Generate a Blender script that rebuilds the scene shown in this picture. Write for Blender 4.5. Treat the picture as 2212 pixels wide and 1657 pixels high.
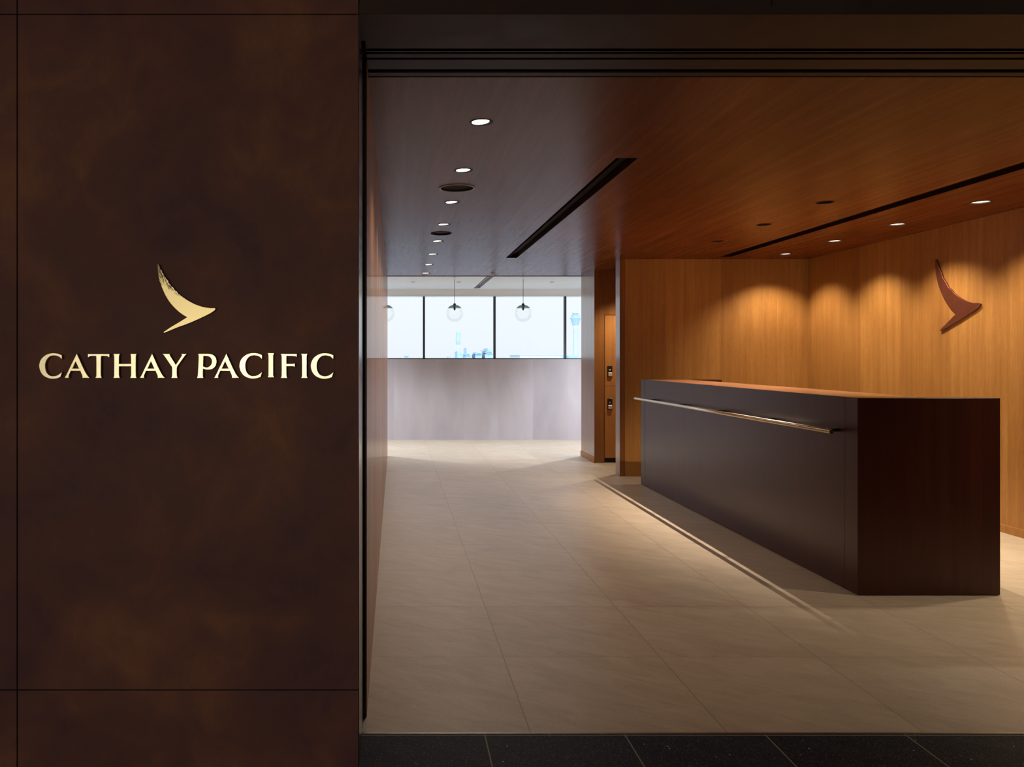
import bpy, bmesh, math, random
from mathutils import Vector
S = bpy.context.scene
COL = S.collection
for o in list(bpy.data.objects):
    bpy.data.objects.remove(o)
random.seed(7)

# ---------------------------------------------------------------- camera
F = 1680.0            # focal length in pixels of a 2212 px wide frame
EYE = 1.32
VX, VY = 854.0, 773.0
cam = bpy.data.cameras.new('camera')
cam.sensor_width = 36; cam.lens = F / 2212 * 36
cam.shift_x = (1106 - VX) / 2212
cam.shift_y = -(828.5 - VY) / 2212
cam.clip_end = 4000; cam.clip_start = 0.05
co = bpy.data.objects.new('camera', cam); COL.objects.link(co)
co.location = (0, 0, EYE); co.rotation_euler = (math.pi / 2, 0, 0)
S.camera = co

# ---------------------------------------------------------------- view, world
S.view_settings.view_transform = 'Standard'
S.view_settings.look = 'None'
S.view_settings.exposure = 0.0
S.view_settings.gamma = 1.0
S.view_settings.use_curve_mapping = False
S.cycles.use_denoising = True
S.cycles.max_bounces = 10
S.cycles.diffuse_bounces = 5
S.cycles.glossy_bounces = 4
S.cycles.transparent_max_bounces = 16
S.cycles.sample_clamp_indirect = 4
S.cycles.caustics_refractive = False
W = bpy.data.worlds.new('overcast_sky'); S.world = W
W.use_nodes = True
wn = W.node_tree; wn.nodes.clear()
tc = wn.nodes.new('ShaderNodeTexCoord')
sx = wn.nodes.new('ShaderNodeSeparateXYZ')
rp = wn.nodes.new('ShaderNodeValToRGB')
bg = wn.nodes.new('ShaderNodeBackground')
wo = wn.nodes.new('ShaderNodeOutputWorld')
wn.links.new(tc.outputs['Generated'], sx.inputs[0])
wn.links.new(sx.outputs['Z'], rp.inputs[0])
wn.links.new(rp.outputs[0], bg.inputs[0])
wn.links.new(bg.outputs[0], wo.inputs[0])
els = rp.color_ramp.elements
els[0].position = 0.0; els[0].color = (.86, .94, 1.0, 1)
els[1].position = 1.0; els[1].color = (2.1, 2.45, 2.95, 1)
for p, c in ((.02, (.88, .96, 1.02, 1)), (.08, (.92, .99, 1.04, 1)), (.3, (1.4, 1.65, 2.05, 1))):
    e = els.new(p); e.color = c
bg.inputs['Strength'].default_value = 1.0
# sky behind the camera brightened and warmed, an added boost for lettering and facade
neg = wn.nodes.new('ShaderNodeMath'); neg.operation = 'MULTIPLY'; neg.inputs[1].default_value = -1.0; neg.use_clamp = True
wn.links.new(sx.outputs['Y'], neg.inputs[0])
rear_boost = wn.nodes.new('ShaderNodeMix'); rear_boost.data_type = 'RGBA'; rear_boost.blend_type = 'MIX'
wn.links.new(neg.outputs[0], rear_boost.inputs[0]); rear_boost.inputs[6].default_value = (1, 1, 1, 1); rear_boost.inputs[7].default_value = (4.4, 3.7, 3.1, 1)
mul = wn.nodes.new('ShaderNodeVectorMath'); mul.operation = 'MULTIPLY'
wn.links.new(rp.outputs[0], mul.inputs[0]); wn.links.new(rear_boost.outputs[2], mul.inputs[1]); wn.links.new(mul.outputs[0], bg.inputs[0])

LIGHT = dict(row=26, deep=290, wash=94, passage=110, lounge=270)
WARM = (1.0, .87, .63); MID = (1.0, .84, .66); COOL = (.80, .895, 1.0)

def portal(name, loc, rot, sx_, sy_):
    l = bpy.data.lights.new(name, 'AREA'); l.shape = 'RECTANGLE'; l.size = sx_; l.size_y = sy_
    l.cycles.is_portal = True
    o = bpy.data.objects.new(name, l); COL.objects.link(o); o.location = loc; o.rotation_euler = rot
    return o
portal('window_portal', (1.5, 12.62, 1.81), (-math.pi / 2, 0, 0), 15.4, 1.1)
portal('concourse_portal', (-2.4, -7.12, 1.18), (math.pi / 2, 0, 0), 4.4, 2.36)

# ---------------------------------------------------------------- helpers
CEIL = 2.42
def pt(px, py, y):
    return ((px - VX) * y / F, y, EYE + (VY - py) * y / F)

def link(name, me, mat=None, parent=None, loc=(0, 0, 0)):
    o = bpy.data.objects.new(name, me); COL.objects.link(o)
    if mat: me.materials.append(mat)
    if parent: o.parent = parent
    o.location = loc
    return o

def tag(o, label=None, cat=None, group=None, kind=None):
    if label: o['label'] = label
    if cat: o['category'] = cat
    if group: o['group'] = group
    if kind: o['kind'] = kind
    return o

def empty(name, loc=(0, 0, 0)):
    o = bpy.data.objects.new(name, None); COL.objects.link(o); o.location = loc
    o.empty_display_size = .1
    return o

def add_box(bm, a, b, bev=0):
    r = bmesh.ops.create_cube(bm, size=1)
    vs = r['verts']
    for v in vs:
        v.co = Vector([a[i] + (v.co[i] + .5) * (b[i] - a[i]) for i in range(3)])
    if bev:
        es = set(e for v in vs for e in v.link_edges)
        bmesh.ops.bevel(bm, geom=list(es), offset=bev, segments=1 if bev < .004 else 2, affect='EDGES')

def mesh_of(name, bm, smooth=False):
    me = bpy.data.meshes.new(name); bm.normal_update(); bm.to_mesh(me); bm.free()
    if smooth:
        for p in me.polygons: p.use_smooth = True
    return me

def boxes(name, lst, mat, parent=None, bev=0, kind=None):
    bm = bmesh.new()
    for a, b in lst: add_box(bm, a, b, bev)
    o = link(name, mesh_of(name, bm), mat, parent)
    if kind: o['kind'] = kind
    return o

def lathe_bm(bm, prof, n=40, c=(0, 0, 0)):
    rings = []
    for r, z in prof:
        if r < 1e-6:
            rings.append([bm.verts.new((c[0], c[1], c[2] + z))])
        else:
            rings.append([bm.verts.new((c[0] + r * math.cos(2 * math.pi * k / n), c[1] + r * math.sin(2 * math.pi * k / n), c[2] + z)) for k in range(n)])
    for A, B in zip(rings, rings[1:]):
        for k in range(n):
            k2 = (k + 1) % n
            if len(A) == 1 and len(B) == 1: continue
            if len(A) == 1: bm.faces.new((A[0], B[k], B[k2]))
            elif len(B) == 1: bm.faces.new((A[k2], A[k], B[0]))
            else: bm.faces.new((A[k2], A[k], B[k], B[k2]))

def lathe(name, prof, mat, parent=None, n=40, smooth=True, c=(0, 0, 0)):
    bm = bmesh.new(); lathe_bm(bm, prof, n, c)
    bmesh.ops.recalc_face_normals(bm, faces=bm.faces)
    return link(name, mesh_of(name, bm, smooth), mat, parent)

def tube(name, a, b, r, mat, parent=None, n=20, caps=True):
    a = Vector(a); b = Vector(b); d = (b - a).normalized()
    u = d.orthogonal().normalized(); w = d.cross(u)
    bm = bmesh.new()
    A = [bm.verts.new(a + r * (math.cos(2 * math.pi * k / n) * u + math.sin(2 * math.pi * k / n) * w)) for k in range(n)]
    B = [bm.verts.new(b + r * (math.cos(2 * math.pi * k / n) * u + math.sin(2 * math.pi * k / n) * w)) for k in range(n)]
    for k in range(n):
        f = bm.faces.new((A[k], A[(k + 1) % n], B[(k + 1) % n], B[k])); f.smooth = True
    if caps: bm.faces.new(A[::-1]); bm.faces.new(B)
    bmesh.ops.recalc_face_normals(bm, faces=bm.faces)
    return link(name, mesh_of(name, bm), mat, parent)

def filled(name, loops, thick, to3d=None, bevel=0):
    """filled flat outline with holes, given thickness; returns a mesh in (u, v, w), w from -thick/2 to thick/2"""
    cu = bpy.data.curves.new(name, 'CURVE'); cu.dimensions = '2D'; cu.fill_mode = 'BOTH'
    cu.extrude = thick / 2 - bevel; cu.bevel_depth = bevel; cu.bevel_resolution = 0
    if bevel: cu.offset = -bevel
    for lp in loops:
        sp = cu.splines.new('POLY'); sp.points.add(len(lp) - 1)
        for p, (u, v) in zip(sp.points, lp): p.co = (u, v, 0, 1)
        sp.use_cyclic_u = True
    o = bpy.data.objects.new(name, cu); COL.objects.link(o)
    dg = bpy.context.evaluated_depsgraph_get(); dg.update()
    me = bpy.data.meshes.new_from_object(o.evaluated_get(dg))
    bpy.data.objects.remove(o); bpy.data.curves.remove(cu)
    me.name = name
    me.materials.clear()
    if to3d:
        for v in me.vertices: v.co = to3d(v.co.x, v.co.y, v.co.z)
        bm = bmesh.new(); bm.from_mesh(me)
        bmesh.ops.remove_doubles(bm, verts=bm.verts, dist=1e-5)
        bmesh.ops.recalc_face_normals(bm, faces=bm.faces)
        bm.to_mesh(me); bm.free()
    return me

def circle(x, y, r, n=40):
    return [(x + r * math.cos(2 * math.pi * k / n), y + r * math.sin(2 * math.pi * k / n)) for k in range(n)]
def rect(x0, y0, x1, y1):
    return [(x0, y0), (x1, y0), (x1, y1), (x0, y1)]

def spot(name, loc, power, color, angle, blend, radius, rot=(0, 0, 0)):
    l = bpy.data.lights.new(name, 'SPOT'); l.energy = power; l.color = color
    l.spot_size = math.radians(angle); l.spot_blend = blend; l.shadow_soft_size = radius
    o = bpy.data.objects.new(name, l); COL.objects.link(o); o.location = loc; o.rotation_euler = rot
    return o

# ---------------------------------------------------------------- materials
class NT:
    def __init__(s, name):
        s.m = bpy.data.materials.new(name); s.m.use_nodes = True
        s.n = s.m.node_tree; s.n.nodes.clear()
        s.out = s.n.nodes.new('ShaderNodeOutputMaterial')
        s.b = s.n.nodes.new('ShaderNodeBsdfPrincipled')
        s.n.links.new(s.b.outputs[0], s.out.inputs[0])
    def node(s, t, **k):
        nd = s.n.nodes.new(t)
        for a, v in k.items(): setattr(nd, a, v)
        return nd
    def link(s, a, b): s.n.links.new(a, b)
    def math(s, op, a, b=None, c=None):
        nd = s.node('ShaderNodeMath', operation=op)
        for i, v in enumerate((a, b, c)):
            if v is None: continue
            if isinstance(v, (int, float)): nd.inputs[i].default_value = v
            else: s.link(v, nd.inputs[i])
        return nd.outputs[0]
    def coords(s):
        t = s.node('ShaderNodeTexCoord'); x = s.node('ShaderNodeSeparateXYZ')
        s.link(t.outputs['Object'], x.inputs[0])
        return t.outputs['Object'], x.outputs[0], x.outputs[1], x.outputs[2]
    def vec(s, x, y, z):
        c = s.node('ShaderNodeCombineXYZ')
        for i, v in enumerate((x, y, z)):
            if isinstance(v, (int, float)): c.inputs[i].default_value = v
            else: s.link(v, c.inputs[i])
        return c.outputs[0]
    def noise(s, v, scale, detail=4, rough=.5, dist=0):
        nd = s.node('ShaderNodeTexNoise'); s.link(v, nd.inputs['Vector'])
        nd.inputs['Scale'].default_value = scale; nd.inputs['Detail'].default_value = detail
        nd.inputs['Roughness'].default_value = rough; nd.inputs['Distortion'].default_value = dist
        return nd.outputs['Fac']
    def ramp(s, f, stops):
        r = s.node('ShaderNodeValToRGB'); s.link(f, r.inputs[0])
        e = r.color_ramp.elements
        e[0].position, e[0].color = stops[0][0], (*stops[0][1], 1)
        e[1].position, e[1].color = stops[-1][0], (*stops[-1][1], 1)
        for p, c in stops[1:-1]:
            q = e.new(p); q.color = (*c, 1)
        return r.outputs[0]
    def mix(s, f, a, b, mode='MIX'):
        nd = s.node('ShaderNodeMix', data_type='RGBA', blend_type=mode)
        for i, v in ((0, f), (6, a), (7, b)):
            if isinstance(v, (int, float)): nd.inputs[i].default_value = v
            elif isinstance(v, tuple): nd.inputs[i].default_value = (*v, 1) if len(v) == 3 else v
            else: s.link(v, nd.inputs[i])
        return nd.outputs[2]
    def set(s, **k):
        for a, v in k.items():
            i = s.b.inputs[a.replace('_', ' ')]
            if isinstance(v, (int, float)): i.default_value = v
            elif isinstance(v, tuple): i.default_value = (*v, 1) if len(v) == 3 else v
            else: s.link(v, i)
        return s.m
    def bump(s, h, strength, dist=.01):
        b = s.node('ShaderNodeBump'); s.link(h, b.inputs['Height'])
        b.inputs['Strength'].default_value = strength; b.inputs['Distance'].default_value = dist
        s.link(b.outputs[0], s.b.inputs['Normal'])

def wood(name, dark, mid, light, grain='z', panel=.6, offs=0.0, rough=.4, coat=0.0, coat_rough=.1, spec=.5, bump=.05, seam=True, panel_var=.3):
    t = NT(name); _, x, y, z = t.coords()
    if grain == 'z': cross = t.math('ADD', x, y); along = z
    else: cross = x; along = y
    pn = t.math('FLOOR', t.math('DIVIDE', t.math('ADD', cross, offs), panel))
    wn_ = t.node('ShaderNodeTexWhiteNoise', noise_dimensions='1D'); t.link(pn, wn_.inputs['W'])
    rnd = wn_.outputs['Value']
    shift = t.math('MULTIPLY', rnd, 17.0)
    v1 = t.vec(t.math('MULTIPLY', t.math('ADD', cross, shift), 1.0), t.math('MULTIPLY', along, .035), shift)
    v2 = t.vec(t.math('MULTIPLY', cross, 1.0), t.math('MULTIPLY', along, .12), shift)
    g1 = t.noise(v1, 22, 6, .6, .3)
    g2 = t.noise(v2, 130, 4, .6)
    g3 = t.noise(t.vec(cross, t.math('MULTIPLY', along, .5), shift), 2.2, 3, .5)
    f = t.math('ADD', t.math('MULTIPLY', g1, .5), t.math('ADD', t.math('MULTIPLY', g2, .25), t.math('MULTIPLY', g3, .25)))
    f = t.math('ADD', f, t.math('MULTIPLY', t.math('SUBTRACT', rnd, .5), panel_var * .35))
    col = t.ramp(f, [(.3, dark), (.5, mid), (.68, light)])
    if seam:
        fr = t.math('FRACT', t.math('DIVIDE', t.math('ADD', cross, offs), panel))
        d = t.math('MINIMUM', fr, t.math('SUBTRACT', 1.0, fr))
        line = t.math('LESS_THAN', d, .0016 / panel)
        col = t.mix(t.math('MULTIPLY', line, .45), col, tuple(c * .3 for c in dark))
    if bump: t.bump(g2, bump, .002)
    return t.set(Base_Color=col, Roughness=rough, Specular_IOR_Level=spec, Coat_Weight=coat, Coat_Roughness=coat_rough)

def soften(m, f):
    # open-pored oiled wood: only part of the surface carries the sheen
    n = m.node_tree; b = next(x for x in n.nodes if x.type == 'BSDF_PRINCIPLED'); out = next(x for x in n.nodes if x.type == 'OUTPUT_MATERIAL')
    d = n.nodes.new('ShaderNodeBsdfDiffuse'); mx = n.nodes.new('ShaderNodeMixShader'); mx.inputs[0].default_value = f
    n.links.new(b.inputs['Base Color'].links[0].from_socket, d.inputs[0])
    n.links.new(b.outputs[0], mx.inputs[1]); n.links.new(d.outputs[0], mx.inputs[2]); n.links.new(mx.outputs[0], out.inputs[0])
M = {}
M['wood_wall'] = wood('cherry_wood_wall', (.28, .115, .030), (.38, .170, .045), (.50, .24, .070), 'z', .62, .1, .42, spec=.3)
M['wood_left'] = wood('cherry_wood_lacquer', (.26, .105, .030), (.42, .19, .06), (.60, .30, .11), 'z', .35, .3, .5, coat=.30, coat_rough=.05, bump=.0, spec=.2, panel_var=.6)
M['wood_post'] = wood('cherry_wood_post', (.16, .058, .016), (.23, .088, .024), (.31, .13, .04), 'z', .62, .3, .4, coat=.8, coat_rough=.16, bump=.0, spec=.3)
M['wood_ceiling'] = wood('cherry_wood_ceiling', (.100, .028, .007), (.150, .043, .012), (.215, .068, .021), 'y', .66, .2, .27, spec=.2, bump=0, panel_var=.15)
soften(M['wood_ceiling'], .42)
M['locker_wood'] = wood('locker_wood', (.30, .115, .03), (.38, .155, .04), (.46, .20, .06), 'z', .8, 0, .4, seam=False)
M['desk_wood'] = wood('dark_stained_wood', (.032, .0065, .0030), (.046, .0100, .0048), (.062, .016, .008), 'z', 1.25, .35, .29, spec=.34, bump=.04, panel_var=.2)
M['desk_end'] = wood('dark_stained_end', (.010, .0028, .0008), (.016, .0045, .0014), (.024, .007, .0022), 'z', 3.0, .9, .55, spec=.12, bump=.04, seam=False)
t = NT('counter_top_lacquer')
_, x, y, z = t.coords()
g = t.noise(t.vec(x, t.math('MULTIPLY', y, .1), z), 60, 4, .6)
M['counter'] = t.set(Base_Color=t.ramp(g, [(.3, (.16, .06, .025)), (.7, (.24, .10, .045))]), Roughness=.3, Coat_Weight=.6, Coat_Roughness=.12)

def facade(name, a, b, c, spec=.25, rough=.5):
    t = NT(name); o, x, y, z = t.coords()
    n1 = t.noise(o, 2.3, 5, .55, .6)
    n2 = t.noise(t.vec(t.math('ADD', x, 9.0), y, z), 5.2, 6, .6, 1.0)
    n3 = t.noise(t.vec(x, y, t.math('MULTIPLY', z, .2)), 240, 2, .6)
    f = t.math('ADD', t.math('MULTIPLY', n1, .62), t.math('ADD', t.math('MULTIPLY', n2, .3), t.math('MULTIPLY', n3, .08)))
    col = t.ramp(f, [(.34, a), (.5, b), (.66, c)])
    r = t.math('ADD', rough, t.math('MULTIPLY', t.math('SUBTRACT', n2, .5), .25))
    t.bump(n3, .03, .002)
    return t.set(Base_Color=col, Roughness=r, Specular_IOR_Level=spec)
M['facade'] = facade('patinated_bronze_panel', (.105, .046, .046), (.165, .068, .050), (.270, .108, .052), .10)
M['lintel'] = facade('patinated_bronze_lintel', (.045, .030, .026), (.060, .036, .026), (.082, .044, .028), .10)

def simple(name, col, rough=.5, metal=0.0, spec=.5, coat=0, nscale=0, namp=0):
    t = NT(name)
    if nscale:
        o, x, y, z = t.coords()
        n = t.noise(o, nscale, 4, .6)
        c = t.ramp(n, [(.3, tuple(v * (1 - namp) for v in col)), (.7, tuple(min(1, v * (1 + namp)) for v in col))])
    else: c = col
    return t.set(Base_Color=c, Roughness=rough, Metallic=metal, Specular_IOR_Level=spec, Coat_Weight=coat)
M['black'] = simple('black_metal', (.006, .006, .007), .4, 0, .3)
M['black_gap'] = simple('black_shadow_gap', (.0015, .0015, .0016), .9, 0, .1)
M['dark_profile'] = simple('dark_anodised_profile', (.10, .085, .08), .32, 1.0)
M['jamb'] = simple('burnished_bronze_jamb', (.12, .10, .10), .22, 1.0, nscale=12, namp=.1)
M['steel'] = simple('threshold_metal', (.38, .34, .30), .35, 1.0)
M['track_strip'] = simple('track_cover_strip', (.035, .02, .016), .5, 0, .12)
M['white_paint'] = simple('white_painted_ceiling', (.72, .76, .76), .6, 0, .3, nscale=3, namp=.02)
M['white_trim'] = simple('white_window_head', (.85, .87, .86), .5, 0, .3)
M['window_frame'] = simple('dark_window_frame', (.035, .05, .065), .4, 0, .5)
M['fixture_black'] = simple('fixture_black', (.012, .011, .012), .5, 0, .3)
M['reflector'] = simple('satin_reflector', (.75, .70, .6), .3, 1.0)
M['speaker_cloth'] = simple('speaker_mesh_grille', (.03, .035, .048), .8, 0, .3, nscale=900, namp=.3)
M['speaker_ring'] = simple('speaker_ring', (.42, .41, .45), .4, 0, .5)
M['slot'] = simple('dark_diffuser_paint', (.020, .006, .003), .7, 0, .08)
M['rail'] = simple('champagne_metal', (.86, .78, .64), .28, 1.0, nscale=30, namp=.04)
M['rail_cap'] = simple('brass_end', (.62, .34, .13), .3, 1.0)
M['copper'] = simple('copper_bronze_metal', (.25, .078, .044), .42, .75, nscale=9, namp=.12)
M['lock_black'] = simple('lock_black_plastic', (.010, .009, .009), .35, 0, .5)
M['lock_silver'] = simple('lock_satin_silver', (.66, .58, .55), .35, .6)

t = NT('gold_metal'); o, x, y, z = t.coords()
n1 = t.noise(o, 9, 4, .6, .5); n2 = t.noise(t.vec(x, y, t.math('MULTIPLY', z, .15)), 160, 3, .6)
f = t.math('ADD', t.math('MULTIPLY', n1, .7), t.math('MULTIPLY', n2, .3))
M['gold'] = t.set(Base_Color=t.ramp(f, [(.32, (.84, .70, .38)), (.5, (.95, .84, .52)), (.66, (.98, .90, .66))]),
                  Metallic=1.0, Roughness=t.math('ADD', .22, t.math('MULTIPLY', n2, .2)))
t = NT('brushed_gold_metal'); o, x, y, z = t.coords()
u = t.math('ADD', t.math('MULTIPLY', x, .80), t.math('MULTIPLY', z, .45))
w = t.math('SUBTRACT', t.math('MULTIPLY', x, .45), t.math('MULTIPLY', z, .80))
n2 = t.noise(t.vec(u, t.math('MULTIPLY', w, .10), 0.0), 420, 3, .6)
zz = t.math('MULTIPLY_ADD', z, 1 / .08, -1.555 / .08)      # the etched brush-hair zone of the tail
zz = t.math('ADD', zz, t.math('MULTIPLY', t.math('MINIMUM', t.math('ADD', x, .75), .06), 5.0))
hair = t.math('MULTIPLY', t.math('GREATER_THAN', t.math('ADD', n2, t.math('MULTIPLY', zz, .36)), .57), .85)
col = t.mix(hair, (.70, .57, .27), (.10, .07, .03))
M['gold_mark'] = t.set(Base_Color=col, Metallic=1.0, Roughness=.34)

# floors
def tiles(name, cols, x0, y0, wx, wy, line_w, line_c, rough, spec, speck=None):
    t = NT(name); o, x, y, z = t.coords()
    ux = t.math('DIVIDE', t.math('SUBTRACT', x, x0), wx); uy = t.math('DIVIDE', t.math('SUBTRACT', y, y0), wy)
    fx = t.math('FRACT', ux); fy = t.math('FRACT', uy)
    dx = t.math('MULTIPLY', t.math('MINIMUM', fx, t.math('SUBTRACT', 1.0, fx)), wx)
    dy = t.math('MULTIPLY', t.math('MINIMUM', fy, t.math('SUBTRACT', 1.0, fy)), wy)
    ln = t.math('LESS_THAN', t.math('MINIMUM', dx, dy), line_w / 2)
    wnz = t.node('ShaderNodeTexWhiteNoise', noise_dimensions='2D')
    t.link(t.vec(t.math('FLOOR', ux), t.math('FLOOR', uy), 0.0), wnz.inputs['Vector'])
    rnd = wnz.outputs['Value']
    sv = t.vec(t.math('ADD', x, t.math('MULTIPLY', rnd, 31.0)), t.math('ADD', y, t.math('MULTIPLY', rnd, 13.0)), z)
    mp = t.vec(t.math('MULTIPLY_ADD', x, .8, t.math('MULTIPLY', rnd, 31.0)), t.math('MULTIPLY_ADD', x, .9, t.math('MULTIPLY', y, 1.7)), rnd)
    n = t.math('ADD', t.math('MULTIPLY', t.noise(mp, 5.5, 8, .68, .8), .7), t.math('MULTIPLY', t.noise(sv, 90, 3, .6), .3))
    n = t.math('ADD', n, t.math('MULTIPLY', t.math('SUBTRACT', rnd, .5), .07))
    col = t.ramp(n, [(.34, cols[0]), (.5, cols[1]), (.66, cols[2])])
    if speck:
        vr = t.node('ShaderNodeTexVoronoi'); vr.inputs['Scale'].default_value = 260; t.link(o, vr.inputs['Vector'])
        rc = t.node('ShaderNodeSeparateColor'); t.link(vr.outputs['Color'], rc.inputs[0])
        sp = t.math('MULTIPLY', t.math('GREATER_THAN', rc.outputs[0], .80), t.math('LESS_THAN', vr.outputs['Distance'], .38))
        col = t.mix(sp, col, speck)
        vr2 = t.node('ShaderNodeTexVoronoi'); vr2.inputs['Scale'].default_value = 70; t.link(o, vr2.inputs['Vector'])
        rc2 = t.node('ShaderNodeSeparateColor'); t.link(vr2.outputs['Color'], rc2.inputs[0])
        sp2 = t.math('MULTIPLY', t.math('GREATER_THAN', rc2.outputs[1], .975), t.math('LESS_THAN', vr2.outputs['Distance'], .22))
        col = t.mix(sp2, col, (.35, .36, .38))
    col = t.mix(ln, col, line_c)
    t.bump(t.math('SUBTRACT', 1.0, ln), .15, .002)
    return t.set(Base_Color=col, Roughness=rough, Specular_IOR_Level=spec)
M['floor'] = tiles('beige_porcelain_tile', ((.34, .268, .195), (.41, .325, .240), (.48, .388, .295)), .476, 2.737, .692, .6935, .004, (.24, .18, .13), .42, .5)
M['dark_floor'] = tiles('black_granite_tile', ((.009, .010, .014), (.013, .0145, .020), (.021, .023, .031)), .313, 2.229, .491, .491, .0045, (.24, .20, .17), .6, .12, (.13, .135, .15))

t = NT('pale_veneer_panel'); o, x, y, z = t.coords()
pn = t.math('FLOOR', t.math('DIVIDE', t.math('ADD', x, .02), .56))
wz = t.node('ShaderNodeTexWhiteNoise', noise_dimensions='1D'); t.link(pn, wz.inputs['W'])
g = t.noise(t.vec(t.math('MULTIPLY', x, 1.0), wz.outputs['Value'], t.math('MULTIPLY', z, .35)), 3.0, 4, .5, .4)
g2 = t.noise(t.vec(x, y, t.math('MULTIPLY', z, 6.0)), 40, 3, .6)
f = t.math('ADD', t.math('MULTIPLY', g, .7), t.math('ADD', t.math('MULTIPLY', g2, .12), t.math('MULTIPLY', wz.outputs['Value'], .18)))
M['pale_panel'] = t.set(Base_Color=t.ramp(f, [(.3, (.38, .34, .36)), (.5, (.44, .39, .40)), (.7, (.49, .45, .47))]), Roughness=.5)

def glass(name, tint=(1, 1, 1), refl=.05, opac=0.0, opac_col=(0, 0, 0)):
    t = NT(name)
    tr = t.node('ShaderNodeBsdfTransparent'); tr.inputs[0].default_value = (*tint, 1)
    gl = t.node('ShaderNodeBsdfGlossy'); gl.inputs['Roughness'].default_value = .01
    lw = t.node('ShaderNodeFresnel'); lw.inputs['IOR'].default_value = 1.45
    mx = t.node('ShaderNodeMixShader')
    t.link(t.math('MINIMUM', t.math('MULTIPLY', lw.outputs[0], refl / .034), 1.0), mx.inputs[0])
    t.link(tr.outputs[0], mx.inputs[1]); t.link(gl.outputs[0], mx.inputs[2])
    t.link(mx.outputs[0], t.out.inputs[0])
    return t.m
M['pane'] = glass('window_glass', (1.0, 1.0, 1.0), .010)
M['globe'] = glass('clear_blown_glass', (.985, .995, .995), .006)
M['smoke'] = glass('smoked_glass', (.64, .74, .77), .02)

def emit(name, col, s):
    t = NT(name); t.set(Base_Color=(.8, .8, .8), Emission_Color=col, Emission_Strength=s); return t.m
M['lamp_warm'] = emit('lamp_warm_white', (1.0, .93, .76), 4)
M['lamp_pink'] = emit('lamp_warm_disc', (1.0, .90, .76), 1.7)
M['lamp_deep'] = emit('lamp_deep_lens', (1.0, .8, .6), .7)

# ---------------------------------------------------------------- SHELL
# fixture positions, used for the ceiling holes as well
ROW_Y = [3.631, 4.563, 5.50, 6.417, 7.333, 8.25, 9.167, 10.09]
ROW_X = .401
DEEP = [(3.04, 5.50), (3.04, 6.417), (3.04, 7.333)]
WASH = [(4.14, 3.667), (4.14, 4.583), (4.14, 5.50), (4.14, 6.417), (4.14, 7.333), (4.14, 8.25)]
SPK = [(.399, 5.035, .116), (.405, 6.87, .092)]
SLOT = [(1.215, 4.28, 1.338, 8.56), (3.53, 3.4, 3.655, 8.47)]
# ceiling in cherry veneer, holes cut for every fixture
loops = [rect(-.105, 3.05, 4.6, 10.46)]
for y in ROW_Y: loops.append(circle(ROW_X, y, .050))
for x, y in DEEP: loops.append(circle(x, y, .056))
for x, y in WASH: loops.append(circle(x, y, .060))
for x, y, r in SPK: loops.append(circle(x, y, r - .006, 48))
for s in SLOT: loops.append(rect(*s))
loops.append(circle(2.95, 9.3, .05))
me = filled('ceiling', loops, .05, lambda u, v, w: (u, v, CEIL + .025 + w))
o = link('ceiling', me, M['wood_ceiling']); o['kind'] = 'structure'
# lounge ceiling
LD = [(.255, 11.27), (.919, 11.27), (2.274, 11.27), (3.2, 11.27), (-1.1, 11.27), (-2.4, 11.27), (4.5, 11.27)]
loops = [rect(-6, 10.46, 9, 12.65)]
for x, y in LD: loops.append(circle(x, y, .036, 24))
loops.append(rect(1.235, 10.50, 1.335, 12.3))
me = filled('ceiling_lounge', loops, .05, lambda u, v, w: (u, v, CEIL + .025 + w))
o = link('ceiling', me, M['white_paint']); o['kind'] = 'structure'
# thin metal edge between the two ceilings
boxes('trim_1', [((-.105, 10.455, CEIL - .006), (2.5, 10.475, CEIL + .0))], M['dark_profile'], kind='structure')
# void above the ceilings, so no sky light leaks in through the openings
boxes('ceiling_void', [((-6.2, 3.0, 2.75), (9.2, 12.8, 2.80))], M['black_gap'], kind='structure')

# floors
boxes('floor', [((-6, 2.737, -.05), (9, 12.65, 0))], M['floor'], kind='structure')
boxes('floor_concourse', [((-4.2, -7.0, -.05), (6.7, 2.729, 0))], M['dark_floor'], kind='structure')
boxes('trim_2', [((-.114, 2.729, -.05), (6.5, 2.737, .0015))], M['steel'], kind='structure')
boxes('trim_3', [((-.114, 2.737, -.01), (-.1045, 2.84, .003))], M['steel'], kind='structure')

# interior left wall
boxes('wall_left', [((-.305, 2.86, 0), (-.105, 10.46, CEIL))], M['wood_left'], kind='structure')
# right wall and back wall
boxes('wall_right', [((4.6, 2.75, 0), (4.8, 9.9, CEIL))], M['wood_wall'], kind='structure')
boxes('baseboard_right', [((4.588, 2.75, 0), (4.6, 8.67, .06))], M['wood_wall'], kind='structure')
boxes('wall_back', [((2.515, 8.67, 0), (4.6, 8.82, CEIL))], M['wood_wall'], kind='structure')
boxes('baseboard_back', [((2.56, 8.660, 0), (4.588, 8.67, .06))], M['wood_wall'], kind='structure')
boxes('trim_4', [((2.5, 8.664, 0), (2.515, 8.826, CEIL)), ((2.515, 8.664, 0), (2.56, 8.67, CEIL))], M['wood_post'], bev=.001, kind='structure')
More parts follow.
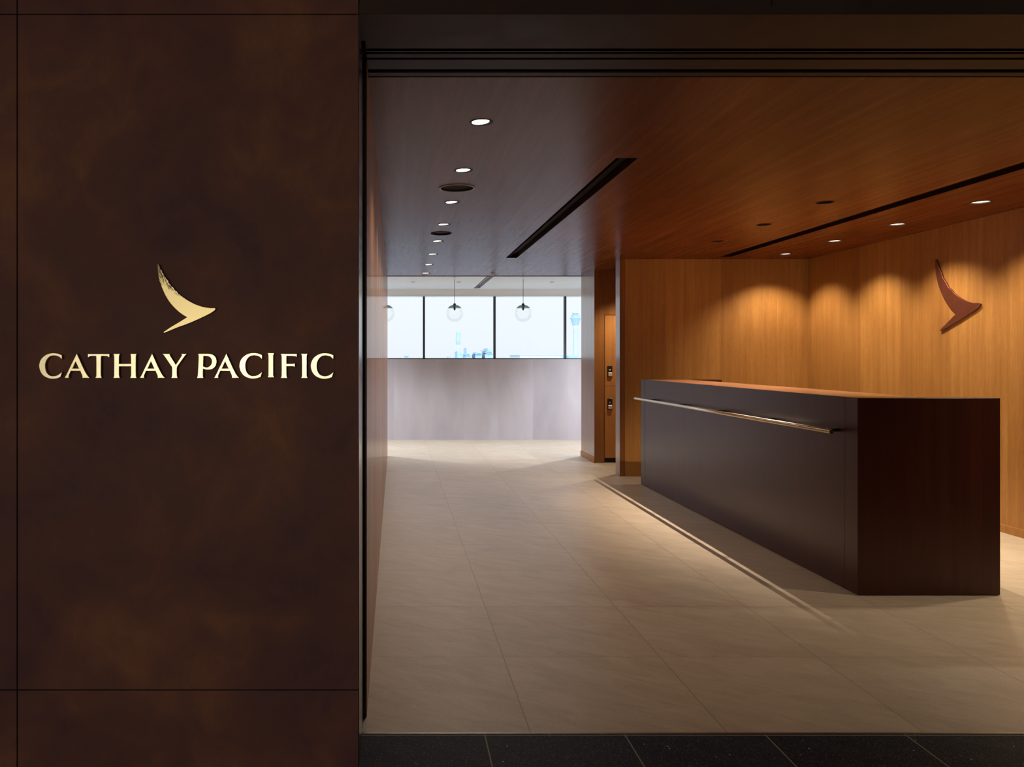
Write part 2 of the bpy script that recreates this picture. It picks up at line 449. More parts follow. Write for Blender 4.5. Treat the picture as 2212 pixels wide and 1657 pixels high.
# passage end: wall returning to the lounge, filler beside the lockers, panel above them
boxes('wall_passage', [((2.5, 9.77, 0), (2.625, 10.46, CEIL)), ((2.625, 9.80, 1.862), (4.6, 9.95, CEIL)), ((3.055, 9.80, 0), (4.6, 9.95, 1.862)),
      ((2.625, 10.2, 0), (3.055, 10.3, 1.862))], M['wood_post'], kind='structure')
boxes('baseboard_passage', [((2.490, 9.762, 0), (2.5, 10.46, .07))], M['wood_wall'], kind='structure')
boxes('wall_rear', [((2.625, 10.36, 0), (9, 10.46, CEIL)), ((-6, 10.36, 0), (-.305, 10.46, CEIL))], M['pale_panel'], kind='structure')

# lounge window wall
WY = 12.53
boxes('wall_window', [((-6, WY, 0), (9, WY + .2, 1.300))], M['pale_panel'], kind='structure')
SILL = EYE + (VY - 775.5) * WY / F
HEAD = EYE + (VY - 640) * WY / F
boxes('trim_5', [((-6, WY - .01, HEAD), (9, WY + .2, HEAD + .006)), ((-6, WY, HEAD + .006), (9, WY + .2, CEIL + .2))], M['white_trim'], kind='structure')
boxes('wall_lounge_left', [((-6.1, 10.46, 0), (-6, 12.7, .5)), ((-6.1, 10.46, 2.35), (-6, 12.7, 2.8)), ((-6.1, 10.4, 0), (-6, 10.56, 2.5))], M['white_paint'], kind='structure')  # unseen end walls, opened at mid-height to bring in added side daylight
boxes('wall_lounge_right', [((9, 10.46, 0), (9.1, 12.7, .5)), ((9, 10.46, 2.35), (9.1, 12.7, 2.8)), ((9, 10.4, 0), (9.1, 10.56, 2.5))], M['white_paint'], kind='structure')
mull = [.462 + 1.141 * k for k in range(-5, 8)]
edges = [-6] + mull + [9]
for k in range(len(edges) - 1):
    a, b = edges[k], edges[k + 1]
    if b < -1.9 or a > 4.9:      # bays never in view: one plain frame each
        pass
    e = boxes('window_%d' % (k + 1), [((a - .017, WY + .02, SILL - .012), (b + .017, WY + .09, SILL + .014)),
              ((b - .017, WY + .02, SILL), (b + .017, WY + .09, HEAD))], M['window_frame'], kind='structure')
    boxes('glass_pane', [((a + .017, WY + .05, SILL), (b - .017, WY + .056, HEAD))], M['pane'], e)

# facade
FY = 2.49
bm = bmesh.new()
xs = [-4.6, -3.51, -2.306, -1.211, -.1163]
zs = [0, .256, CEIL, 3.3]
g = .0016
for i in range(len(xs) - 1):
    for j in range(3):
        add_box(bm, (xs[i] + g, FY, zs[j] + g), (xs[i + 1] - g, FY + .03, zs[j + 1] - g), .0012)
link('wall_front', mesh_of('wall_front', bm), M['facade'])['kind'] = 'structure'
boxes('seam_glint', [((-4.6, FY + .0005, .2550), (-.1163, FY + .02, .2572))], M['jamb'], kind='structure')  # strip added to stand in for the highlight along the panel seam
boxes('wall_front_core', [((-4.6, FY + .025, 0), (-.1163 - .012, 2.70, 3.3))], M['black_gap'], kind='structure')
bm = bmesh.new()
lx = [-.1163, 1.206, 2.528, 3.85, 5.17, 6.7]
for i in range(len(lx) - 1):
    add_box(bm, (lx[i] + g, FY, CEIL + g), (lx[i + 1] - g, FY + .03, 3.3), .0012)
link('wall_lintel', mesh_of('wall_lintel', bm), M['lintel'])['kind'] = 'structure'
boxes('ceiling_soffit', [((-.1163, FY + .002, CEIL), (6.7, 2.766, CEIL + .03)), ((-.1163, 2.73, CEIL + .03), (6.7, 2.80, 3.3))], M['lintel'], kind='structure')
# right jamb of the portal, outside the frame
boxes('wall_front_right', [((4.8, FY + .03, 0), (6.7, 3.05, 3.3))], M['facade'], kind='structure')
# left jamb: bronze return, dark slot, profile, slot
boxes('trim_6', [((-.1283, FY + .006, 0), (-.1163, 2.712, CEIL))], M['jamb'], kind='structure')
boxes('trim_7', [((-.20, 2.70, 0), (-.16, 2.90, CEIL + .0)), ((-.20, 2.70, CEIL), (-.105, 3.05, CEIL + .1))], M['black_gap'], kind='structure')
boxes('trim_8', [((-.165, 2.842, 0), (-.1085, 2.858, CEIL)), ((-.122, 2.77, 0), (-.118, 2.845, CEIL))], M['dark_profile'], kind='structure')
# sliding door track above the opening
tr = empty('door_1', (0, 0, 0)); tr['kind'] = 'structure'
for a, b in ((2.817, 2.852), (2.870, 2.966), (3.000, 3.039)):
    boxes('track_strip', [((-.105, a, CEIL), (4.8, b, CEIL + .012))], M['track_strip'], tr, bev=.0012)
boxes('track_housing', [((-.105, 2.77, CEIL + .09), (4.8, 3.05, CEIL + .1)), ((-.105, 3.0405, CEIL + .002), (4.8, 3.0495, CEIL + .09)),
      ((-.105, 2.768, CEIL + .004), (4.8, 2.774, CEIL + .09))], M['black_gap'], tr)
boxes('track_rail', [((-.105, 2.800, CEIL + .004), (4.8, 2.804, CEIL + .03))], M['dark_profile'], tr)

# concourse shell behind the camera
boxes('ceiling_concourse', [((-4.6, -7.0, 3.3), (6.7, 2.80, 3.4))], simple('concourse_ceiling_paint', (.30, .28, .26), .7), kind='structure')
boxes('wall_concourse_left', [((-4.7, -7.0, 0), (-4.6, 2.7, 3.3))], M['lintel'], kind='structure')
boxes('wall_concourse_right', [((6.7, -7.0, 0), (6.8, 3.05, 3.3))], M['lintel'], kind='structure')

boxes('wall_light_baffle_back', [((-.2, -7.1, 0), (6.8, -7.0, 3.3)), ((-4.7, -7.1, 2.35), (-.2, -7.0, 3.4))], M['lintel'], kind='structure')  # unseen wall, its opening shaped to brighten the lettering and dim the interior

# ---------------------------------------------------------------- RECEPTION DESK
DX0, DX1, DY0, DY1, DH = 2.565, 3.356, 4.314, 8.12, 1.0966
desk = empty('reception_desk', ((DX0 + DX1) / 2, (DY0 + DY1) / 2, 0))
tag(desk, 'long dark-stained wooden reception desk with a metal handrail, standing on the beige tiles', 'desk')
def dbox(name, lst, mat, bev=0, parent=None):
    o = boxes(name, [], mat, parent or desk)
    bm = bmesh.new()
    off = desk.location
    for a, b in lst:
        add_box(bm, [a[i] - off[i] for i in range(3)], [b[i] - off[i] for i in range(3)], bev)
    bm.to_mesh(o.data); bm.free()
    return o
dbox('front_panel', [((DX0 + .0008, DY0 + .1265, .004), (DX0 + .05, DY1 - .1265, DH - .0))], M['desk_wood'], .0012)
dbox('end_panel', [((DX0, DY0, .004), (DX1, DY0 + .125, DH))], M['desk_wood'], .0015)
dbox('end_panel', [((DX0, DY1 - .125, .004), (DX1, DY1, DH))], M['desk_wood'], .0015)
dbox('counter_top', [((DX0 + .003, DY0 + .1265, DH - .03), (DX0 + .435, DY1 - .1265, DH + .0005))], M['counter'], .001)
dbox('work_surface', [((DX0 + .051, DY0 + .127, .70), (DX1 - .02, DY1 - .127, .73))], M['counter'])
rail = tube('handrail', Vector((2.47, 4.41, .902)) - desk.location, Vector((2.47, 8.01, .902)) - desk.location, .0125, M['rail'], desk, 24)
tube('end_cap', Vector((2.47, 4.402, .902)) - desk.location, Vector((2.47, 4.412, .902)) - desk.location, .0135, M['rail_cap'], rail, 24)
tube('end_cap', Vector((2.47, 8.008, .902)) - desk.location, Vector((2.47, 8.016, .902)) - desk.location, .0135, M['rail'], rail, 24)
for by in (4.50, 5.28, 6.08, 6.88, 7.69):
    tube('bracket', Vector((2.47, by, .902)) - desk.location, Vector((DX0 + .002, by, .902)) - desk.location, .009, M['black'], rail, 16)

# ---------------------------------------------------------------- LOCKERS
LX0, LX1, LY = 2.630, 3.050, 9.785
lk = empty('locker_cabinet', ((LX0 + LX1) / 2, LY + .2, 0))
tag(lk, 'tall wooden locker cabinet with two stacked doors in the side passage behind the desk', 'cabinet')
def lbox(name, lst, mat, bev=0, parent=lk):
    return_off = lk.location
    bm = bmesh.new()
    for a, b in lst:
        add_box(bm, [a[i] - return_off[i] for i in range(3)], [b[i] - return_off[i] for i in range(3)], bev)
    return link(name, mesh_of(name, bm), mat, parent)
lbox('cabinet_body', [((LX0, LY + .022, .06), (LX1, LY + .40, 1.856))], M['locker_wood'])
lbox('kick_plate', [((LX0, LY + .03, 0), (LX1, LY + .38, .06))], M['black'])
for z0, z1, lz in ((.060, .9635, (.665, .810)), (.9665, 1.853, (1.076, 1.221))):
    d = lbox('door', [((LX0 + .006, LY, z0), (LX1 - .002, LY + .019, z1))], M['locker_wood'], .0012)
    lbox('lock_body', [((2.668, LY - .012, lz[0]), (2.728, LY, lz[1]))], M['lock_black'], .003, d)
    lbox('turn_latch', [((2.674, LY - .024, lz[0] + .012), (2.722, LY - .012, lz[0] + .06))], M['lock_silver'], .003, d)
    lbox('key_ring', [((2.686, LY - .016, lz[0] + .084), (2.704, LY - .012, lz[0] + .10))], M['lock_silver'], .002, d)

# ---------------------------------------------------------------- CEILING FIXTURES
def cup(name, r, depth, mat, parent, r_top=None):
    r_top = r_top or r * .8
    return lathe(name, [(r, 0), (r_top, depth), (0, depth), (0, depth + .003), (r_top + .003, depth + .003), (r + .002, 0), (r, 0)], mat, parent)
def ring(name, r0, r1, h, mat, parent):
    return lathe(name, [(r0, 0), (r0, -h), (r0 + .002, -h - .001), (r1 - .002, -h - .001), (r1, -h), (r1, 0)], mat, parent)

ordn = ['nearest the entrance', 'second from the entrance', 'third from the entrance', 'fourth from the entrance', 'fifth from the entrance',
        'sixth from the entrance', 'seventh from the entrance', 'last before the windows']
src = None
def copy_tree(o, parent=None):
    c = o.copy(); COL.objects.link(c); c.parent = parent
    for ch in list(o.children): copy_tree(ch, c)
    return c
for i, y in enumerate(ROW_Y):
    if src is None:
        e = src = empty('recessed_downlight')
        ring('trim_ring', .047, .054, .0015, M['fixture_black'], e)
        cup('reflector', .050, .045, M['fixture_black'], e, .046)
        bm = bmesh.new()
        lathe_bm(bm, [(0, .002), (.0405, .002), (.0405, .005), (.0, .005)], 32)
        for v in bm.verts:                       # lamp tilted in its gimbal
            x_, z_ = v.co.x, v.co.z - .004
            a = math.radians(4)
            v.co.x = -.003 + x_ * math.cos(a) - z_ * math.sin(a); v.co.z = .003 + x_ * math.sin(a) + z_ * math.cos(a)
        lp = link('lamp', mesh_of('lamp', bm), M['lamp_warm'], e)
        lathe('lamp_housing', [(.014, .002), (.018, .010), (.0, .010)], M['reflector'], lp)
    else: e = copy_tree(src)
    e.location = (ROW_X, y, CEIL)
    tag(e, 'lit round downlight by the left wall, ' + ordn[i], 'ceiling light', 'downlights in the row by the left wall')
    spot('row_spot', (ROW_X, y, CEIL - .012), LIGHT['row'], MID, 124, .6, .03)

src = None
for i, (x, y) in enumerate(DEEP):
    if src is None:
        e = src = empty('recessed_spotlight')
        ring('trim_ring', .055, .062, .0015, M['wood_ceiling'], e)
        cup('reflector', .056, .085, M['fixture_black'], e, .05)
        lathe('lens', [(0, .066), (.022, .066), (.022, .07), (0, .07)], M['lamp_deep'], e)
    else: e = copy_tree(src)
    e.location = (x, y, CEIL)
    tag(e, 'dark deep-set spotlight above desk, ' + ('closest of its three to the entrance', 'middle of its three', 'closest of its three to the back wall')[i], 'ceiling light', 'dark spotlights over the desk')
    spot('deep_spot', (x - .042, y, CEIL + .008), LIGHT['deep'], MID, 84, 1.0, .004)

src = None
wl = ['nearest the entrance', 'second from the entrance', 'rightmost of the four in view', 'second from right in view',
      'third from right in view', 'in the corner by the back wall']
for i, (x, y) in enumerate(WASH):
    if src is None:
        e = src = empty('wall_washer')
        ring('trim_ring', .058, .069, .0015, M['fixture_black'], e)
        cup('reflector', .060, .03, M['reflector'], e, .055)
        lathe('lamp', [(0, .006), (.054, .006), (.054, .010), (0, .010)], M['lamp_pink'], e)
    else: e = copy_tree(src)
    e.location = (x, y, CEIL)
    tag(e, 'lit round ceiling light along right wall, ' + wl[i], 'ceiling light', 'wall washing lights by the right wall')
    spot('wash_spot', (x, y, CEIL - .004), LIGHT['wash'], WARM, 118, .7, .035)

e = empty('recessed_downlight', (2.95, 9.3, CEIL))
tag(e, 'round ceiling downlight hidden in the side passage in front of the lockers', 'ceiling light')
ring('trim_ring', .047, .054, .0015, M['fixture_black'], e); cup('reflector', .050, .045, M['reflector'], e, .046)
lathe('lamp', [(0, .006), (.042, .006), (.042, .010), (0, .010)], M['lamp_pink'], e)
spot('passage_spot', (2.95, 9.3, CEIL - .012), LIGHT['passage'], WARM, 110, .7, .03)

for i, (x, y, r) in enumerate(SPK):
    e = empty('ceiling_speaker', (x, y, CEIL))
    tag(e, ('larger round grey ceiling speaker between the second and third downlights', 'smaller round dark ceiling speaker between the fourth and fifth downlights')[i], 'speaker')
    ring('trim_ring', r - .010, r, .004, M['speaker_ring'] if i == 0 else M['speaker_cloth'], e)
    lathe('grille', [(0, .010), (r - .02, .010), (r - .008, .004), (r - .008, .02), (0, .02)], M['speaker_cloth'] if i == 0 else M['fixture_black'], e)
    lathe('speaker_can', [(r - .007, .001), (r - .007, .08), (0, .08)], M['fixture_black'], e)

for i, s in enumerate(SLOT + [(1.235, 10.50, 1.335, 12.3)]):
    x0, y0, x1, y1 = s
    e = empty('linear_diffuser', ((x0 + x1) / 2, (y0 + y1) / 2, CEIL))
    tag(e, ('dark linear air slot in the wood ceiling, between the left downlights and the desk', 'long dark linear air slot running above the desk towards the right wall',
            'grey linear air slot in the white ceiling of the far lounge')[i], 'air vent')
    cx, cy = e.location.x, e.location.y
    hx, hy = (x1 - x0) / 2, (y1 - y0) / 2
    m = M['slot'] if i < 2 else M['speaker_ring']
    bm = bmesh.new()
    add_box(bm, (-hx, -hy, .10), (hx, hy, .105))
    for sg in (-1, 1):
        add_box(bm, (sg * hx - .002 * (sg > 0), -hy, .0), (sg * hx + .002 * (sg < 0), hy, .10))
        add_box(bm, (-hx, sg * hy - .002 * (sg > 0), .0), (hx, sg * hy + .002 * (sg < 0), .10))
    link('housing', mesh_of('housing', bm), m, e)
    bm = bmesh.new(); add_box(bm, (-hx + .028, -hy + .003, .004), (-hx + .032, hy - .003, .06))
    link('blade', mesh_of('blade', bm), m, e)
    bm = bmesh.new(); add_box(bm, (-hx + .04, -hy + .003, .045), (hx - .01, hy - .003, .05))
    link('damper', mesh_of('damper', bm), m, e)

e = empty('sprinkler_head', (1.263, 10.1, CEIL))
tag(e, 'small round white sprinkler head at the far end of the wood ceiling', 'sprinkler')
lathe('escutcheon', [(0, 0), (.036, 0), (.034, -.004), (.012, -.010), (0, -.010)], M['speaker_ring'], e)
lathe('deflector', [(.005, -.008), (.005, -.030), (.017, -.031), (.017, -.033), (0, -.033)], M['lock_silver'], e)

src = None
for i, (x, y) in enumerate(LD):
    if src is None:
        e = src = empty('lounge_downlight')
        ring('trim_ring', .034, .042, .002, M['white_paint'], e)
        cup('reflector', .036, .05, M['speaker_ring'], e, .03)
    else: e = copy_tree(src)
    e.location = (x, y, CEIL)
    ll = ['leftmost in view', 'middle one beside a pendant cord', 'rightmost in view', 'added out of view behind the right wall corner', 'added out of view just behind the left wall', 'added out of view at the far left end of the row', 'added out of view at the far right end of the row']
    tag(e, 'small grey light in white lounge ceiling, ' + ll[i], 'ceiling light', 'small recessed lights in the lounge ceiling')
    spot('lounge_spot', (x, y, CEIL - .01), LIGHT['lounge'] * (1.0 if i > 2 else .30), COOL, 130 if i > 2 else 95, .8, .03)  # the outer ones are unseen lamps, added to brighten the lounge floor

# ---------------------------------------------------------------- PENDANTS
def pendant(x, label, src=[None]):
    if src[0] is None:
        e = src[0] = empty('globe_pendant')
        R = .117
        # origin at globe centre height measured from ceiling
        dz = -(CEIL - 1.927)
        prof = [(R * math.sin(math.pi * k / 36), dz + R * math.cos(math.pi * k / 36)) for k in range(3, 37)]
        prof[-1] = (0, dz - R)
        inner = [((R - .003) * math.sin(math.pi * k / 36), dz + (R - .003) * math.cos(math.pi * k / 36)) for k in range(36, 2, -1)]
        inner[0] = (0, dz - R + .003)
        lathe('glass_globe', prof, M['globe'], e, 48)
        cap = [(R * 1.006 * math.sin(math.radians(a)), dz + R * 1.006 * math.cos(math.radians(a))) for a in range(4, 54, 4)]
        cap2 = [(R * 1.004 * math.sin(math.radians(a)), dz + R * 1.004 * math.cos(math.radians(a))) for a in range(52, 3, -4)]
        lathe('smoked_cap', cap + cap2 + [cap[0]], M['smoke'], e, 48)
        lathe('lamp_socket', [(0, dz + R + .022), (.010, dz + R + .022), (.019, dz + R + .006), (.019, dz + R - .02), (.013, dz + R - .055), (.011, dz + R - .075), (0, dz + R - .075)], M['window_frame'], e, 24)
        tube('cord', (0, 0, dz + R + .02), (0, 0, -.02), .0032, M['lock_black'], e, 8)
        lathe('ceiling_rose', [(0, -.006), (.02, -.006), (.022, -.004), (.022, 0)], M['white_paint'], e, 24)
    else: e = copy_tree(src[0])
    e.location = (x, 10.62, CEIL)
    tag(e, label, 'pendant lamp', 'glass globe pendants by the window')
pendant(.809, 'clear glass globe pendant in the middle, hanging in the second window bay from the left')
pendant(-.1266, 'clear glass globe pendant half hidden by the left wall edge')
pendant(1.745, 'clear glass globe pendant on the right, hanging in the third window bay')

# ---------------------------------------------------------------- LETTERING
ZS = 12.289
def smooth(runs, n=6):
    """runs of points; runs of 3 or more are rounded with a Catmull-Rom curve, run ends are corners"""
    out = []
    for r in runs:
        if len(r) < 3: pts = list(r)
        else:
            P = [r[0]] + list(r) + [r[-1]]; pts = []
            for i in range(1, len(P) - 2):
                p0, p1, p2, p3 = P[i - 1:i + 3]
                for k in range(n):
                    t_ = k / n
                    pts.append(tuple(.5 * (2 * p1[d] + (p2[d] - p0[d]) * t_ + (2 * p0[d] - 5 * p1[d] + 4 * p2[d] - p3[d]) * t_ * t_ + (3 * p1[d] - p0[d] - 3 * p2[d] + p3[d]) * t_ ** 3) for d in (0, 1)))
            pts.append(r[-1])
        for p in pts:
            if not out or (abs(p[0] - out[-1][0]) + abs(p[1] - out[-1][1])) > .5: out.append(p)
    if abs(out[0][0] - out[-1][0]) + abs(out[0][1] - out[-1][1]) < .5: out.pop()
    return out
G = {}
G['C'] = [smooth([[(720, 213), (722, 270), (718, 332)], [(712, 322), (655, 265), (590, 236), (500, 225), (410, 245), (340, 305), (295, 390), (278, 490), (290, 600), (330, 690), (400, 750), (490, 768), (590, 750), (665, 703), (732, 648)],
                  [(722, 680), (703, 735), (680, 800)], [(600, 828), (490, 841), (380, 830), (270, 785), (190, 712), (135, 610), (115, 500), (130, 400), (175, 308), (250, 235), (350, 180), (470, 157), (590, 165), (680, 192), (720, 213)]])]
G['A'] = [smooth([[(1115, 160), (1085, 228), (930, 540), (860, 690), (822, 762), (785, 820)], [(915, 820)], [(903, 795), (908, 745), (960, 630)], [(1205, 630)], [(1255, 745), (1264, 785), (1250, 820)], [(1467, 820)],
                  [(1420, 775), (1370, 705), (1290, 550), (1150, 240), (1115, 160)]]), [(1085, 382), (995, 566), (1170, 566)]]
G['T'] = [smooth([[(1408, 178), (1985, 178)], [(1982, 283)], [(1940, 247), (1860, 236), (1768, 236)], [(1758, 300), (1757, 720), (1765, 780), (1781, 821)], [(1604, 821)], [(1624, 780), (1632, 720), (1632, 300), (1622, 236)], [(1510, 236), (1450, 252), (1408, 287)]])]
G['H'] = [smooth([[(115, 175), (300, 175)], [(279, 215), (272, 280), (272, 440)], [(586, 440)], [(586, 280), (580, 215), (562, 175)], [(742, 175)], [(726, 215), (720, 280), (720, 720), (728, 780), (745, 822)], [(561, 822)], [(581, 780), (588, 720), (588, 512)],
                  [(272, 512)], [(272, 720), (280, 780), (300, 822)], [(117, 822)], [(135, 780), (140, 720), (140, 280), (132, 215), (115, 175)]])]
G['Y'] = [smooth([[(1412, 175), (1642, 175)], [(1620, 197), (1628, 222), (1780, 466)], [(1936, 225), (1936, 203), (1915, 175)], [(2087, 175)], [(2040, 207), (1995, 268), (1822, 508)], [(1808, 560), (1808, 720), (1815, 780), (1832, 822)], [(1652, 822)],
                  [(1672, 780), (1678, 720), (1678, 560), (1668, 518)], [(1500, 272), (1460, 217), (1412, 175)]])]
G['P'] = [smooth([[(147, 175), (330, 172), (480, 178), (572, 212), (632, 282), (652, 375), (636, 470), (590, 540), (515, 588), (420, 602), (340, 592), (292, 575)], [(288, 700), (290, 780), (309, 822)], [(119, 822)], [(141, 780), (152, 700), (170, 260), (147, 175)]]),
          smooth([[(303, 236), (400, 240), (470, 265), (512, 320), (521, 395), (498, 468), (440, 520), (370, 534), (293, 508)]])]
G['I'] = [smooth([[(1106, 172), (1290, 172)], [(1269, 215), (1262, 280), (1262, 720), (1270, 780), (1291, 822)], [(1107, 822)], [(1127, 780), (1131, 720), (1131, 280), (1125, 215), (1106, 172)]])]
G['F'] = [smooth([[(557, 175), (1002, 175)], [(998, 268)], [(955, 244), (850, 235), (727, 235)], [(724, 300), (724, 437)], [(800, 441), (890, 438), (947, 424)], [(950, 524)], [(890, 508), (800, 508), (724, 508)], [(724, 720), (732, 780), (751, 822)], [(564, 822)],
                  [(585, 780), (591, 720), (591, 280), (582, 215), (557, 175)]])]
text = [('C', 75, 0, 0), ('A', 75, 0, 0), ('T', 75, 0, 0), ('H', 235, 0, 0), ('A', 235, 33, 0), ('Y', 235, 0, 0),
        ('P', 415, 0, 0), ('A', 415, -208, 0), ('C', 415, 1137, -4), ('I', 560, -888, -17), ('F', 560, 0, 0), ('I', 560, 0, 0), ('C', 560, 1250, 0)]
SY = FY - .014          # front plane of the lettering
sign = empty('wall_lettering', (pt(403, 790, SY)[0], FY, pt(403, 790, SY)[2]))
tag(sign, 'row of pale gold metal serif capital letters, two words, on the dark bronze wall', 'sign')
def to_wall(depth, thick, origin):
    def f(u, v, w): return (u - origin[0], depth + thick / 2 + w - origin[1], v - origin[2])
    return f
for ch, ox, dx, dy in text:
    loops = []
    for lp in G[ch]:
        loops.append([(pt(ox + (u + dx) / ZS, 750 + (v + dy) / ZS, SY)[0], pt(0, 750 + (v + dy) / ZS, SY)[2]) for u, v in lp])
    me = filled('letter_' + ch, loops, .012, to_wall(SY, .012, sign.location), .0008)
    link('letter', me, M['gold'], sign)

# gold brush-wing mark
zs = 1657 / 170.0
mark = smooth([[(200, 95), (222, 118)], [(255, 185)], [(243, 200), (288, 240), (300, 262)], [(292, 280), (338, 330)], [(330, 345), (378, 395)], [(372, 410), (410, 440), (428, 475)], [(423, 490), (478, 548)], [(474, 560), (530, 600), (548, 632)], [(545, 640), (600, 680), (622, 712)],
               [(620, 716), (720, 792), (860, 885), (1000, 955), (1150, 1005), (1300, 1030), (1398, 1031)], [(1412, 1040), (1413, 1054), (1395, 1078)],
               [(1320, 1130), (1200, 1192), (1000, 1285), (800, 1368), (600, 1440), (340, 1550)], [(325, 1536)], [(480, 1430), (650, 1330), (824, 1222)],
               [(740, 1172), (640, 1097), (520, 980), (430, 865), (350, 725), (272, 540), (225, 380), (205, 220), (200, 95)]])
slits = []
for (u0, v0, u1, v1, w_) in ((232, 205, 262, 330, 5), (262, 262, 320, 400, 6), (285, 330, 330, 470, 5), (330, 372, 392, 500, 7), (300, 430, 345, 545, 5), (372, 452, 432, 560, 7),
                            (355, 480, 410, 590, 5), (430, 535, 500, 640, 7), (400, 560, 455, 650, 5), (492, 605, 560, 700, 6), (470, 620, 520, 690, 4), (555, 668, 615, 745, 6), (610, 722, 680, 790, 5), (255, 350, 285, 480, 4), (540, 690, 590, 750, 4)):
    dx, dy = u1 - u0, v1 - v0; L = math.hypot(dx, dy); nx, ny = -dy / L, dx / L
    slits.append([(u0, v0), ((u0 + u1) / 2 + nx * w_, (v0 + v1) / 2 + ny * w_), (u1, v1), ((u0 + u1) / 2 - nx * w_, (v0 + v1) / 2 - ny * w_)])
loops = [[(pt(320 + u / zs, 0, SY)[0], pt(0, 560 + v / zs, SY)[2]) for u, v in lp] for lp in [mark] + slits]
me = filled('wall_emblem', loops, .012, to_wall(SY, .012, (0, 0, 0)), .0)
o = link('wall_emblem', me, M['gold_mark'])
tag(o, 'gold metal brush-stroke wing emblem above the gold lettering on the dark wall', 'emblem')

# copper mark on the right wall
zc = 1657 / 200.0
XF = 4.584
mark2 = smooth([[(490, 168), (505, 172), (515, 190)], [(548, 285)], [(552, 292), (575, 345)], [(585, 360), (600, 405)], [(612, 430), (632, 505)], [(655, 530), (668, 560)], [(690, 590), (712, 640)], [(742, 688), (765, 695)],
                [(765, 695), (850, 790), (950, 860), (1060, 917), (1150, 945), (1255, 948)], [(1290, 955), (1298, 975), (1275, 1020)], [(1240, 1050), (1150, 1110), (1000, 1210), (800, 1330), (640, 1425), (590, 1450)], [(575, 1440)],
                [(700, 1315), (872, 1140)], [(760, 1040), (690, 940), (620, 800), (560, 640), (520, 480), (503, 340), (490, 168)]])
def side(u, v):
    px, py = 1960 + u / zc, 540 + v / zc
    y = F * XF / (px - VX)
    return (y, EYE + (VY - py) * y / F)
me = filled('wall_emblem', [[side(u, v) for u, v in mark2]], .012, lambda u, v, w: (XF + .006 + w, u, v))
o = link('wall_emblem', me, M['copper'])
tag(o, 'copper-coloured brush-stroke wing emblem standing off the lit right wood wall', 'emblem')
for u_, v_ in ((760, 850), (620, 640), (1050, 1050)):
    yy, zz0 = side(u_, v_)
    tube('mounting_pin', (XF + .010, yy, zz0), (4.600, yy, zz0), .004, M['black'], o, 10)

# ---------------------------------------------------------------- AIRPORT OUTSIDE
M['hazy_blue'] = simple('hazy_blue_cladding', (.24, .36, .50), .8, 0, .1, nscale=.2, namp=.05)  # distance haze is put into the pale colours of these building materials
M['hazy_pale'] = simple('hazy_grey_concrete', (.30, .39, .50), .8, 0, .1, nscale=.2, namp=.05)
M['hazy_white'] = simple('hazy_white_cladding', (.42, .50, .56), .8, 0, .1)
M['hazy_deep'] = simple('hazy_glass_cladding', (.20, .40, .62), .5, 0, .2)
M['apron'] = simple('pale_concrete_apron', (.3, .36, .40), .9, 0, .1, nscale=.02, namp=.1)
GZ = -9.0
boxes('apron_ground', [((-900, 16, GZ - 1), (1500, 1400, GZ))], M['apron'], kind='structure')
def tower(px, label, cat, D, prof_px, base_list, mat):
    """round tower from a profile of (half width px, y px) pairs at distance D"""
    k = D / F
    e = empty('control_tower' if 'tower' in cat else 'building', ((px - VX) * k, D, GZ))
    tag(e, label, cat)
    return e, k
def zz_(py, D): return EYE + (VY - py) * D / F - GZ
def tower_at(px, D, label, shaft, cab, mast):
    k = D / F
    e = empty('control_tower', ((px - VX) * k, D, GZ)); tag(e, label, 'tower')
    lathe('shaft', [(0, 0)] + [(w_ * k, zz_(p, D)) for w_, p in shaft] + [(0, zz_(shaft[-1][1], D))], M['hazy_pale'], e, 24)
    lathe('cab', [(0, zz_(cab[0][1], D))] + [(w_ * k, zz_(p, D)) for w_, p in cab] + [(0, zz_(cab[-1][1], D))], M['hazy_blue'], e, 24, smooth=False)
    lathe('roof_mast', [(0, zz_(mast[0][1], D))] + [(w_ * k, zz_(p, D)) for w_, p in mast] + [(0, zz_(mast[-1][1], D))], M['hazy_pale'], e, 16, smooth=False)
    return e
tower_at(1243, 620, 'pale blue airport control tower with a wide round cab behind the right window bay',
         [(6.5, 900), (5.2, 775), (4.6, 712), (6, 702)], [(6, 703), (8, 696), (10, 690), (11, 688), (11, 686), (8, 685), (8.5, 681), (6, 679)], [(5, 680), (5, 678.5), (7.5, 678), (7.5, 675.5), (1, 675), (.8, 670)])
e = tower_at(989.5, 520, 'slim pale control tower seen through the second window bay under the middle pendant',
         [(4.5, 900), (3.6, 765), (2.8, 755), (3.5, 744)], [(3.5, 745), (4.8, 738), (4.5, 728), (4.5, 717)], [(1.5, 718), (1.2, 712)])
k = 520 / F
boxes('antenna_boom', [((-1 * k, -1, zz_(720, 520)), (9.5 * k, 1, zz_(717.5, 520)))], M['hazy_pale'], e)

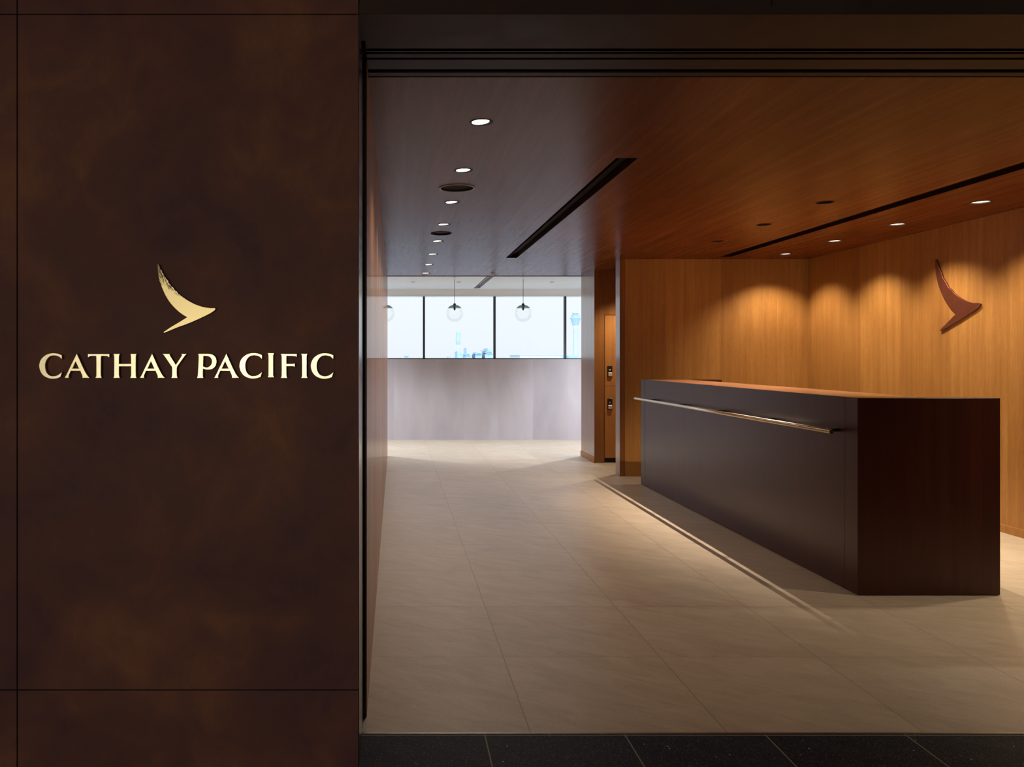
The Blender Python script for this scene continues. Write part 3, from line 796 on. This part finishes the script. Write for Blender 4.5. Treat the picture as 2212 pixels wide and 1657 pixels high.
def block(name, px0, px1, py, D, depth, mat, label, cat='building', extra=(), group=None):
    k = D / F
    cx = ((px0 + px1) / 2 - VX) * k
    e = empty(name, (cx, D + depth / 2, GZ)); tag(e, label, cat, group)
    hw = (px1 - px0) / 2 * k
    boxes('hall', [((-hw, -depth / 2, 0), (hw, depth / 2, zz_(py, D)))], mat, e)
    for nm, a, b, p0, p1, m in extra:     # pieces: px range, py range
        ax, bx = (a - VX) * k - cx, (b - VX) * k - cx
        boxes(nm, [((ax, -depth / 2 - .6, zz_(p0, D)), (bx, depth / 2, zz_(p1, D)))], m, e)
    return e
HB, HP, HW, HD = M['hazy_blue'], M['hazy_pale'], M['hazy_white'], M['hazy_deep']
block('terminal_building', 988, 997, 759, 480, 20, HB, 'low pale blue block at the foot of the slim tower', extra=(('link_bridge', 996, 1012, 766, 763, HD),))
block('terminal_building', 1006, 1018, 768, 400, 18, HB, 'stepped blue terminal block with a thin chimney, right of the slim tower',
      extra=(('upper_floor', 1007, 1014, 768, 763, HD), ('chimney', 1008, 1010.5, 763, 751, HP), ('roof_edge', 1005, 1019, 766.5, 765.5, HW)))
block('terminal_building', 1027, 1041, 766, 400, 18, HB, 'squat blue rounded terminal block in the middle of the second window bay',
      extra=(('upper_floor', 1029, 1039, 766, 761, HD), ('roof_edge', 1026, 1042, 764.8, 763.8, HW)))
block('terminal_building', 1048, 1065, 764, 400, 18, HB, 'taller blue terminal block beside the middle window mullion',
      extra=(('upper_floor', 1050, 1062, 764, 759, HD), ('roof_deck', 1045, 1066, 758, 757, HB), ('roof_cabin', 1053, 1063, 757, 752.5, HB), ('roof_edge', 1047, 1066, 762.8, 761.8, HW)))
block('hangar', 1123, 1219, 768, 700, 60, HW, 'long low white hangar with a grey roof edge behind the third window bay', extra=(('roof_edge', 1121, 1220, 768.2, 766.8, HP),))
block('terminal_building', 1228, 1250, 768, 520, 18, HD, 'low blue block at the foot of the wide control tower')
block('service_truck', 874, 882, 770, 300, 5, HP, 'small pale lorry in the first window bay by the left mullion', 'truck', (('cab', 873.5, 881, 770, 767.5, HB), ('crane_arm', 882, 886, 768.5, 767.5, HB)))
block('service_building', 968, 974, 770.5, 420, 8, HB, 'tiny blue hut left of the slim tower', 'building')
